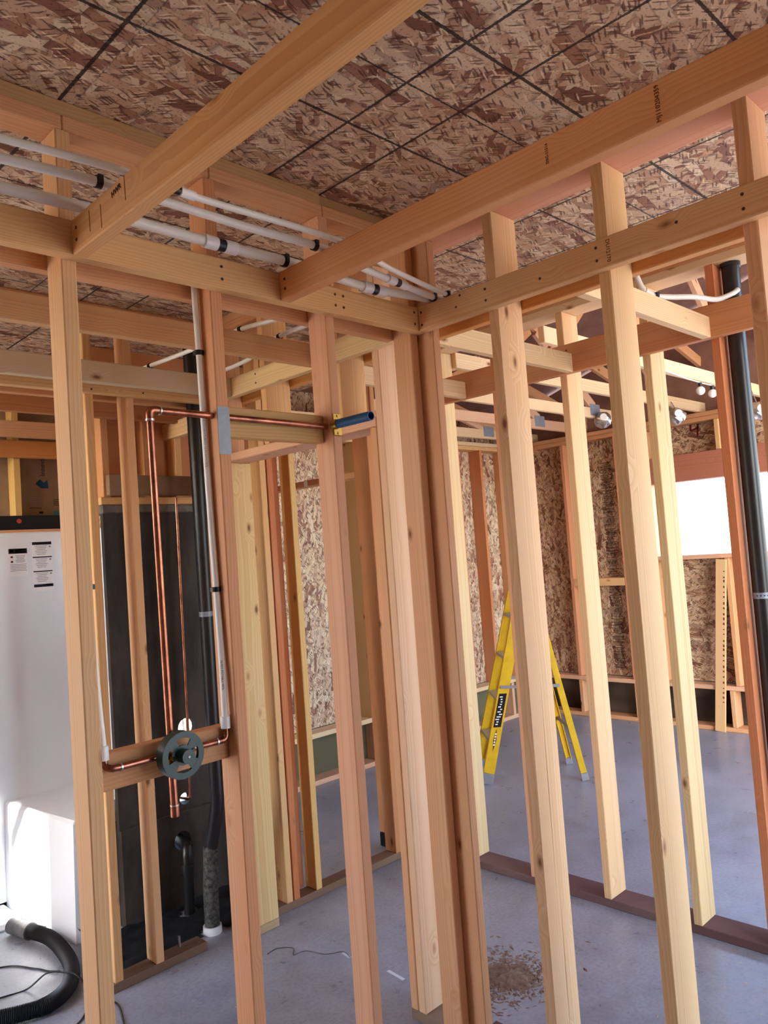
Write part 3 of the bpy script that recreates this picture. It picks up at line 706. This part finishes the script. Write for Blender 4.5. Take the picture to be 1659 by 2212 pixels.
# valve with plaster guard
V = Vector((1.030, 1.835, 1.262))
t = empty('shower_valve', (V.x, 1.885, V.z), 'dark green round plaster guard with brass shower valve', 'valve')
def annulus(name, parent, c, ro, ri, y0, y1, mat, n=40, a0=0, a1=2 * math.pi):
    vs, fs = [], []; full = abs(a1 - a0 - 2 * math.pi) < 1e-6; m_ = n if full else n + 1
    for i in range(m_):
        a = a0 + (a1 - a0) * i / n; ca, sa = math.cos(a), math.sin(a)
        for rr, yy in ((ro, y0), (ro, y1), (ri, y1), (ri, y0)): vs.append((c[0] + rr * ca, yy, c[2] + rr * sa))
    for i in range(n):
        j = (i + 1) % m_
        for q in range(4): fs.append((i * 4 + q, i * 4 + (q + 1) % 4, j * 4 + (q + 1) % 4, j * 4 + q))
    if not full: fs += [(0, 1, 2, 3), tuple((m_ - 1) * 4 + q for q in (3, 2, 1, 0))]
    o = mesh_obj(name, parent, vs, fs, mat, tuple(c), True); o.data.set_sharp_from_angle(angle=math.radians(35)); return o
g = annulus('guard_ring', t, V, .060, .044, V.y - .003, V.y + .003, 'green')
annulus('guard_rim', t, V, .0605, .0575, V.y - .002, V.y + .030, 'green')
annulus('guard_hub', t, V + Vector((.0, 0, 0)), .026, .0005, V.y - .002, V.y + .004, 'green')
for a in (20, 115, 200, 300):
    a0 = math.radians(a); annulus('guard_spoke', t, V, .046, .024, V.y - .0025, V.y + .0025, 'green', 10, a0, a0 + math.radians(38))
tube('guard_cap', t, [V + Vector((0, .01, 0)), V + Vector((0, -.030, 0))], .0185, 'green', 24)
tube('cap_button', t, [V + Vector((0, -.0305, 0)), V + Vector((0, -.032, 0))], .003, 'alu', 8)
tube('valve_body', t, [V + Vector((0, .006, 0)), V + Vector((0, .060, 0))], .021, 'brass', 18)
tube('valve_body', t, [V + Vector((-.034, .045, 0)), V + Vector((.034, .045, 0))], .014, 'brass', 14)
tube('valve_body', t, [V + Vector((-.006, .049, -.034)), V + Vector((-.008, .049, .040))], .014, 'brass', 14)
for sx in (-1, 1):
    tube('guard_screw', t, [V + Vector((sx * .030, .02, .008)), V + Vector((sx * .030, -.006, .008))], .005, 'black', 8)
tube('hot_feed', t, [V + Vector((-.034, .045, 0)), (.875, 1.880, 1.262), (.856, 1.884, 1.264), (.849, 1.893, 1.270), (.848, 1.899, 1.288)], .0085, 'copper', 12, sm=5)
tube('cold_feed', t, [V + Vector((.034, .045, 0)), (1.165, 1.880, 1.262), (1.184, 1.881, 1.264), (1.192, 1.883, 1.272), (1.194, 1.885, 1.298)], .0085, 'copper', 12, sm=5)
tube('solder_ring', t, [(1.158, 1.880, 1.262), (1.163, 1.880, 1.262)], .0105, 'solder', 12)
tube('solder_ring', t, [(.880, 1.880, 1.262), (.885, 1.880, 1.262)], .0105, 'solder', 12)

# ------------------------------------------------------------------ black drain and vent pipes
t = empty('drain_stack', (2.0, 3.285, 0), 'black drain stack rising through the back wall, in front of the foundation', 'pipe')
tube('pipe', t, [(2.002, 3.352, .40), (2.012, 3.292, .60), (2.012, 3.285, .8), (2.010, 3.283, 1.6), (2.004, 3.281, 2.52), (2.002, 3.281, 2.861)], .0335, 'abs', 20, sm=4)
tube('dusty_base', t, [(1.992, 3.366, -.0), (1.993, 3.364, .20), (2.001, 3.354, .41)], .036, 'absdirty', 20)
tube('floor_collar', t, [(1.992, 3.366, 0), (1.992, 3.366, .035)], .044, 'pexring', 20)
annulus('pipe_strap', t, (2.0105, 3.283, 1.515), .036, .034, 3.28, 3.284, 'steel', 6) if False else None
tube('pipe_strap', t, [(2.0102, 3.2832, 1.503), (2.0101, 3.2832, 1.527)], .0352, 'steel', 20)
t = empty('elbow_drain', (2.05, 3.62, 0), 'short black drain pipe bending into the foundation hole', 'pipe')
tube('pipe', t, [(2.03, 3.64, -.0), (2.032, 3.64, .25), (2.036, 3.648, .30), (2.05, 3.68, .325), (2.076, 3.80, .325)], .028, 'abs', 16, sm=5)
tube('collar', t, [(2.031, 3.64, .20), (2.032, 3.64, .245)], .033, 'abs', 16)
t = empty('vent_pipe', (3.373, 1.205, .04), 'thick black vent pipe with steel strap, inside the hallway wall', 'pipe')
tube('pipe', t, [(3.373, 1.207, .04), (3.373, 1.206, 2.862)], .036, 'abs', 24)
tube('collar', t, [(3.373, 1.206, 2.846), (3.373, 1.206, 2.8635)], .041, 'abs', 24)
tube('pipe_strap', t, [(3.373, 1.2065, 1.445), (3.373, 1.2065, 1.470)], .0372, 'steel', 24)
for i in range(5):
    a = math.radians(170 + i * 22)
    p = Vector((3.373 + .0372 * math.cos(a), 1.2065 + .0372 * math.sin(a), 1.4575)); dn = Vector((math.cos(a), math.sin(a), 0))
    tube('strap_hole', t, [p - dn * .002, p + dn * .0006], .0032, 'black', 8)
t = empty('copper_drop', (2.12, 3.7, .54), 'thin copper pipe dropping in front of the foundation holes', 'pipe')
tube('pipe', t, [(2.122, 3.700, 2.12), (2.113, 3.700, .95), (2.104, 3.700, .58), (2.103, 3.70, .56), (2.100, 3.706, .545), (2.098, 3.73, .538), (2.10, 3.83, .530)], .0075, 'copper', 12, sm=3)
# bent white pipe in the hallway
t = empty('branch_pipe', (2.83, 1.295, 2.64), 'bent white pipe clipped to the hall joist, running to the black vent', 'pipe')
tube('pipe', t, [(2.735, 1.335, 2.86), (2.752, 1.332, 2.76), (2.768, 1.325, 2.70), (2.790, 1.312, 2.660), (2.832, 1.295, 2.648), (2.90, 1.262, 2.648), (2.99, 1.211, 2.650), (3.12, 1.180, 2.655), (3.255, 1.165, 2.70), (3.29, 1.155, 2.72)], .0105, 'pex', 14, sm=6)
clamp(t, (2.832, 1.295, 2.648), .011, (.9, -.38, 0))
tube('expansion_ring', t, [(2.786, 1.315, 2.664), (2.815, 1.302, 2.651)], .0145, 'pexring', 12)
# two white pipes over the closet joists
for pts, lab in (([(1.63, 3.19), (1.645, 3.02), (1.668, 2.72), (1.680, 2.385), (1.722, 2.2), (1.74, 2.0)], 'white pipe over the closet joists, nearer to the shower'),
                 ([(1.975, 3.19), (1.967, 3.02), (1.955, 2.74), (1.862, 2.385), (1.862, 2.2), (1.86, 2.0)], 'white pipe over the closet joists, beside the doorway ledger')):
    t = empty('closet_pipe', (pts[1][0], 3.0, LT), lab, 'pipe')
    tube('pipe', t, [(x, y, LT + .010) for x, y in pts], .0088, 'pex', 12, sm=5)
    for q in (1, 3): clamp(t, (pts[q][0], pts[q][1], LT + .010), .0095, (0, 1, 0))

# ------------------------------------------------------------------ white shower stall
sh = empty('shower_stall', (1.2, 4.2, 0), 'white fibreglass shower stall with a moulded seat and stickers', 'shower stall')
box('back_panel', sh, .10, 1.94, 4.475, 4.51, .05, 2.005, 'white', None, .006)
box('nailing_flange', sh, .10, 1.94, 4.50, 4.526, 2.003, 2.022, 'wood', PK)
seat = [(1.445, 4.478), (1.530, 3.80), (1.70, 3.80), (1.70, 3.96), (1.90, 3.96), (1.90, 4.478)]
sv = [(x - .012, y, 0.0) for x, y in seat] + [(x, y, .555) for x, y in seat] + [(x + (.012 if i < 2 else 0), y + (.012 if i in (1, 2) else 0), .570) for i, (x, y) in enumerate(seat)]
nS = 6
sf = [tuple(range(nS - 1, -1, -1))] + [(l * nS + i, l * nS + (i + 1) % nS, (l + 1) * nS + (i + 1) % nS, (l + 1) * nS + i) for l in (0, 1) for i in range(nS)] + [tuple(2 * nS + i for i in range(nS))]
mesh_obj('seat', sh, sv, sf, 'white', (1.6, 4.2, 0))
box('pan', sh, .10, 1.425, 4.24, 4.474, 0.0, .05, 'white', None, .012)
box('side_panel', sh, .06, .098, 3.80, 4.51, 0.0, 2.0, 'white', None, .008)
box('corner_cove', sh, 1.905, 1.94, 4.0, 4.474, .05, 2.0, 'white', None, .008)
SY = 4.475
def sticker(cx, cz, hw, hh, rows):
    s = flat('sticker', sh, (cx, SY - .0002, cz), (hw, 0, 0), (0, 0, hh), (0, -1, 0), 'paper', .0006)
    for (dx, dz, w_, h_, mt) in rows:
        flat('sticker_print', s, (cx + dx, SY - .0008, cz + dz), (w_, 0, 0), (0, 0, h_), (0, -1, 0), mt, .0005)
    return s
rows = [(0, .062, .049, .014, 'ink'), (.014, .067, .028, .0035, 'sticky'), (.014, .057, .029, .0035, 'sticky'), (-.033, .062, .011, .008, 'sticky')]
rows += [(-.033, .030, .006, .005, 'redpaint'), (-.033, .004, .006, .005, 'redpaint')]
rows += [(.012, .036 - i * .0085, .026 - .003 * (i % 3), .0016, 'greyink') for i in range(5)] + [(0, -.012 - i * .0085, .044 - .004 * (i % 2), .0014, 'greyink') for i in range(5)]
s1 = sticker(1.573, 1.840, .051, .078, rows)
s1['label'] = 'white sticker with a black and yellow caution bar'
rows = [(0, .128, .053, .008, 'navy'), (0, .128, .046, .0016, 'paper'), (0, .050, .053, .0032, 'navy'), (0, -.030, .053, .0032, 'navy'), (0, -.110, .053, .008, 'navy'), (.030, -.108, .017, .003, 'paper')]
for b0 in (.112, .040, -.040):
    rows += [(-.006, b0 - i * .0092, .034 - .005 * (i % 3), .0014, 'greyink') for i in range(6)] + [(.043, b0 - .004, .005, .0045, 'greyink')]
s2 = sticker(1.705, 1.812, .056, .142, rows)
s2['label'] = 'white instruction sticker with navy bars'

# ------------------------------------------------------------------ stepladder
ld = empty('stepladder', (4.85, 3.55, 0), 'yellow fibreglass stepladder standing open in the far room', 'ladder')
Vw = Vector((.683, .730, 0)); H = 1.46; LU = .39
P1, P2 = Vector((4.505, 3.668, 0)), Vector((4.95, 3.112, 0))
U = (P2 - P1).normalized()
for s in (0, 1):
    b1 = P1 + Vw * (.43 * s); b2 = P2 + Vw * (.44 * s)
    tp = P1 + U * LU + Vw * (.06 + .31 * s) + Vector((0, 0, H))
    d1 = (tp - b1).normalized(); f0 = b1 + d1 * .08
    beam('front_rail', ld, f0, tp, .080, .008, 'yellow', None, U, .002)
    for e in (-1, 1):
        off = U * (.037 * e) + Vw * (.013 * (1 if s == 0 else -1))
        beam('rail_flange', ld, f0 + off, tp + off, .030, .006, 'yellow', None, Vw, .001)
    beam('foot_shoe', ld, b1 + Vector((0, 0, .001)), f0, .084, .018, 'alu', None, U, .002)
    tp2 = tp + U * .055
    d2 = (tp2 - b2).normalized(); r0 = b2 + d2 * .045
    beam('rear_rail', ld, r0, tp2, .046, .008, 'yellow', None, U, .002)
    for e in (-1, 1):
        off = U * (.020 * e) + Vw * (.010 * (1 if s == 0 else -1))
        beam('rail_flange', ld, r0 + off, tp2 + off, .022, .005, 'yellow', None, Vw, .001)
    beam('foot_shoe', ld, b2 + Vector((0, 0, .001)), r0 + d2 * .01, .052, .018, 'alu', None, U, .002)
    q1, q2 = b1 + d1 * .72, b2 + d2 * .70
    beam('spreader', ld, q1 - Vw * .012 * (1 - 2 * s) - U * .03, q2 - Vw * .012 * (1 - 2 * s), .022, .004, 'alu', None, (0, 0, 1), .001)
    if s == 0:
        nrm = U.cross(d1).normalized()
        if nrm.dot(Vector((4.5, 3.6, 0))) > 0: nrm = -nrm
        c0 = b1 + d1 * .545 + nrm * .0045
        st = flat('warning_sticker', ld, c0, U * .028, d1 * .125, nrm, 'ink', .0008)
        for q in range(12):
            flat('sticker_print', st, c0 + d1 * (.10 - q * .0185) + U * random.uniform(-.010, .010), U * random.uniform(.006, .015), d1 * .004, nrm, 'paper', .0014)
        c1 = b1 + d1 * .325 + nrm * .0045
        lf = mesh_obj('maker_badge', ld, [c1 + d1 * .085, c1 + U * .012, c1 - d1 * .085, c1 - U * .012, c1 + d1 * .085 + nrm * .001, c1 + U * .012 + nrm * .001, c1 - d1 * .085 + nrm * .001, c1 - U * .012 + nrm * .001],
                      [(3, 2, 1, 0), (4, 5, 6, 7), (0, 1, 5, 4), (1, 2, 6, 5), (2, 3, 7, 6), (3, 0, 4, 7)], 'brownink', tuple(c1))
        for q in range(5): flat('badge_print', lf, c1 + d1 * (.045 - q * .020), U * .0055, d1 * .006, nrm, 'paper', .0016)
for q in range(4):
    fz = (.30 + .30 * q) / H
    a = P1 + (P1 + U * LU + Vw * .06 - P1) * fz + Vector((0, 0, H * fz)); b = a + Vw * (.43 - .12 * fz)
    beam('step', ld, a + Vw * .006, b - Vw * .006, .075, .022, 'alu', None, U, .002)
for fz in (.25, .55):
    a = P2 + (P1 + U * (LU + .055) + Vw * .06 - P2) * fz + Vector((0, 0, H * fz))
    beam('rear_brace', ld, a + Vw * .005, a + Vw * (.43 - .12 * fz), .03, .006, 'alu', None, (0, 0, 1), .001)
tc = P1 + U * (LU + .03) + Vw * .215 + Vector((0, 0, H + .012))
beam('top_cap', ld, tc - Vw * .19, tc + Vw * .19, .14, .05, 'black', None, U, .01)

# ------------------------------------------------------------------ hose, cords
t = empty('vacuum_hose', (1.25, 3.6, 0), 'black ribbed shop vacuum hose with grey cuff', 'hose')
hp = [(1.392, 4.06, .040), (1.430, 3.90, .040), (1.424, 3.72, .036), (1.385, 3.53, .034), (1.305, 3.385, .034), (1.20, 3.325, .034), (1.09, 3.355, .034), (.95, 3.42, .034), (.75, 3.44, .034), (.5, 3.40, .034)]
cp = catmull(hp, 44)
tube('hose', t, cp, .032, 'hose', 16, radii=[.0335 if i % 2 == 0 else .0285 for i in range(len(cp))])
tube('cuff', t, [(1.36, 4.185, .040), (1.378, 4.115, .040), (1.396, 4.045, .040)], .0375, 'hosecuff', 18, hollow=.86)
tube('cuff_ring', t, [(1.392, 4.060, .040), (1.397, 4.040, .040)], .0400, 'hosecuff', 18)
for nm, lab, pts in (('power_cord', 'thin dark cord crossing behind the hose', [(.9, 3.93, .004), (1.2, 3.875, .004), (1.30, 3.73, .004), (1.33, 3.66, .004), (1.36, 3.60, .010)]),
                     ('power_cord', 'dark cord looping in front of the hose beside the stud', [(1.0, 3.62, .004), (1.12, 3.60, .004), (1.21, 3.575, .006), (1.265, 3.50, .072), (1.31, 3.44, .078), (1.345, 3.375, .072), (1.36, 3.29, .012), (1.275, 3.17, .004), (1.20, 3.13, .004), (1.12, 3.10, .004)]),
                     ('power_cord', 'dark cord trailing past the sole plate', [(1.40, 3.21, .004), (1.41, 3.15, .004), (1.385, 3.06, .004), (1.33, 2.95, .004), (1.2, 2.9, .004)])):
    tag(tube(nm, None, pts, .0036, 'black', 8, sm=8), lab, 'cord')
tag(tube('wire_offcut', None, [(2.03, 2.98, .002), (2.09, 2.985, .002), (2.135, 2.93, .002), (2.10, 2.88, .002), (2.155, 2.86, .003), (2.19, 2.77, .002), (2.25, 2.72, .003), (2.24, 2.66, .002)], .0012, 'black', 6, sm=8), 'loose curl of black wire on the closet floor', 'wire')

# ------------------------------------------------------------------ far-room odds and ends
lbd = beam('loose_board', None, (6.735, 2.86, .001), (6.742, 2.72, 1.482), .089, .019, 'wood', lin(222, 188, 140), (0, 1, 0))
tag(lbd, 'pale loose board leaning upright under the window', 'board')
for q in range(26):
    z_ = .25 + q * .045 + random.uniform(-.01, .01); f = z_ / 1.482
    flat('print_mark', lbd, (6.7255 + .007 * f, 2.86 - .14 * f - .028, z_), (0, .006, 0), (0, 0, random.uniform(.004, .012)), (-1, 0, 0), 'redpaint', .0006)
# stamp column printed on the OSB beside the blocking
zs = 2.47
while zs > .45:
    hgt = random.uniform(.018, .05)
    flat('ink_stamp', op1, (6.8908, 3.82 + (2.0 - zs) * .012, zs), (0, .062, 0), (0, 0, .0028), (-1, 0, 0), 'ink', .0006)
    for q in range(int(hgt / .013)):
        flat('ink_stamp', op1, (6.8908, 3.82 + (2.0 - zs) * .012 + random.uniform(-.01, .01), zs - .011 - q * .012), (0, random.uniform(.03, .056), 0), (0, 0, random.uniform(.0018, .0034)), (-1, 0, 0), 'ink', .0006)
    zs -= hgt + .004
for z_, wd_ in ((1.03, 'LP'), (1.905, 'LP'), (1.50, 'APA')):
    b_ = flat('stamp_box', op1, (6.8906, 3.83, z_), (0, .062, 0), (0, 0, .034), (-1, 0, 0), 'kraft', .0008)
    text('stamp_word', op1, wd_, (6.8890, 3.83, z_), (0, 1, 0), (0, 0, -1), .055, 'ink')
four = [((2.93, 2.79), (2.945, 2.66)), ((2.945, 2.66), (2.865, 2.685)), ((2.865, 2.79), (2.885, 2.60))]
for (a, b) in four:
    beam('painted_numeral', op3, (6.8905, a[0], a[1] - .02), (6.8905, b[0], b[1] - .02), .018, .001, 'redpaint', None, (0, 1, .3), 0)
# lamp cord with two round bulbs and foil flood lamps
t = empty('bulb_string', (5.4, 2.17, 2.75), 'cord with two round white bulbs hanging by a truss', 'lamp')
tube('cord', t, [(4.75, 2.180, 2.79), (5.05, 2.17, 2.765), (5.32, 2.17, 2.757), (5.51, 2.17, 2.757)], .004, 'bulb', 8, sm=4)
def ball(name, parent, c, r, mat, n=12, sq=1.0, jitter=0):
    bm = bmesh.new(); bmesh.ops.create_uvsphere(bm, u_segments=n * 2, v_segments=n, radius=r)
    for v in bm.verts:
        v.co.z *= sq
        if jitter: v.co *= 1 + random.uniform(-jitter, jitter)
    me = bpy.data.meshes.new(name); bm.to_mesh(me); bm.free(); me.materials.append(MAT[mat])
    for p in me.polygons: p.use_smooth = not jitter
    return link(bpy.data.objects.new(name, me), parent, Matrix.Translation(c))
for c in ((5.305, 2.17, 2.700), (5.505, 2.17, 2.700)):
    ball('bulb', t, c, .030, 'bulb'); tube('socket', t, [(c[0], c[1], c[2] + .025), (c[0], c[1], c[2] + .055)], .014, 'black', 10)
for i, (c, lab) in enumerate((((6.20, 2.75, 2.69), 'foil-wrapped flood lamp hanging near the window wall'), ((6.10, 3.36, 2.76), 'foil-wrapped flood lamp hanging deeper in the far room'), ((6.3, 2.15, 2.63), 'foil-wrapped flood lamp seen behind the black vent pipe'))):
    t = empty('flood_lamp', c, lab, 'lamp', 'foil-wrapped flood lamps')
    ball('foil_shade', t, c, .075, 'foil', 7, .9, .14)
    tube('bulb', t, [(c[0] - .05, c[1] - .03, c[2] + .02), (c[0] - .095, c[1] - .06, c[2] + .01)], .03, 'bulb', 12)
    tube('hanger', t, [(c[0], c[1], c[2] + .05), (c[0], c[1] + .039, 2.82)], .004, 'alu', 8)

# black plastic sheet that darkens the pit and covers its sunlit floor
vs, fs = [], []; nx, ny = 44, 22
for i in range(nx + 1):
    for j in range(ny + 1):
        x = 1.50 + .95 * i / nx; y = 3.345 + .40 * j / ny; ex = max(0, 1.62 - x) / .12
        vs.append((x, y, .004 + .016 * abs(math.sin(x * 23 + y * 9) * math.cos(y * 31 - x * 7)) + .10 * ex * ex * (j / ny)))
for i in range(nx):
    for j in range(ny):
        q = i * (ny + 1) + j; f = (q, q + ny + 1, q + ny + 2, q + 1)
        if all(math.hypot(vs[a][0] - cx, vs[a][1] - cy) > r for a in f for cx, cy, r in ((1.992, 3.366, .050), (2.031, 3.640, .036))): fs.append(f)
vs2 = [(x, y, z - .003) for x, y, z in vs]; o_ = len(vs)
fs += [tuple(o_ + q for q in f[::-1]) for f in fs]
ps = mesh_obj('plastic_sheet', None, vs + vs2, fs, 'membrane', (2.0, 3.55, 0), True)
tag(ps, 'crumpled black plastic sheet darkening the floor before the foundation wall', 'plastic sheet')

# ------------------------------------------------------------------ floor marks and litter
flat('pale_streak', floor, (2.264, 2.405, 0), (.004, .050, 0), (.007, -.001, 0), (0, 0, 1), 'streak', .0006)  # short flat white streaks laid on the slab
flat('pale_streak', floor, (2.245, 2.69, 0), (.004, .030, 0), (.007, -.001, 0), (0, 0, 1), 'streak', .0006)
def litter(name, label, n, gen, mat, sz, heap=None):
    vs, fs = [], []
    for _ in range(n):
        x, y = gen(); a = random.uniform(0, math.pi); L = random.uniform(*sz); Wd = L * random.uniform(.18, .5); hh = L * random.uniform(.08, .3)
        u = Vector((math.cos(a), math.sin(a), 0)) * L; v = Vector((-math.sin(a), math.cos(a), 0)) * Wd; c = Vector((x, y, 0)); b = len(vs)
        vs += [c - u, c + v, c + u, c - v, c + Vector((0, 0, hh))]
        fs += [(b, b + 1, b + 4), (b + 1, b + 2, b + 4), (b + 2, b + 3, b + 4), (b + 3, b, b + 4)]
    if heap:
        b = len(vs); cx, cy, R = heap; m_ = 18
        vs.append((cx, cy, .016))
        for rr, zz in ((.35, .013), (.7, .006), (1.0, .0005)):
            for q in range(m_): vs.append((cx + R * rr * math.cos(q * 2 * math.pi / m_) * random.uniform(.75, 1.2), cy + R * rr * math.sin(q * 2 * math.pi / m_) * random.uniform(.75, 1.2), zz * random.uniform(.6, 1.4)))
        for q in range(m_):
            fs.append((b, b + 1 + q, b + 1 + (q + 1) % m_))
            for l in (0, 1): fs.append((b + 1 + l * m_ + q, b + 1 + (l + 1) * m_ + q, b + 1 + (l + 1) * m_ + (q + 1) % m_, b + 1 + l * m_ + (q + 1) % m_))
    o = mesh_obj(name, None, vs, fs, mat, (vs[0][0], vs[0][1], 0)); return tag(o, label, 'debris', None, 'stuff')
G = random.gauss
litter('sawdust', 'heap of sawdust and wood scraps swept beside the corner', 1100, lambda: (2.53 + G(0, .10), 2.03 + G(0, .09)), 'dust', (.004, .020), (2.54, 2.03, .10))
litter('wood_chips', 'pale wood chips scattered along the sole plates', 170, lambda: random.choice(((random.uniform(1.9, 3.1), 3.22 - abs(G(0, .05))), (3.29 - abs(G(0, .06)), random.uniform(.9, 3.1)), (random.uniform(1.6, 2.05), random.uniform(2.0, 3.1)), (random.uniform(2.3, 3.2), random.uniform(2.5, 3.1)), (random.uniform(2.3, 3.2), random.uniform(1.0, 1.6)))), 'splinter', (.002, .007))
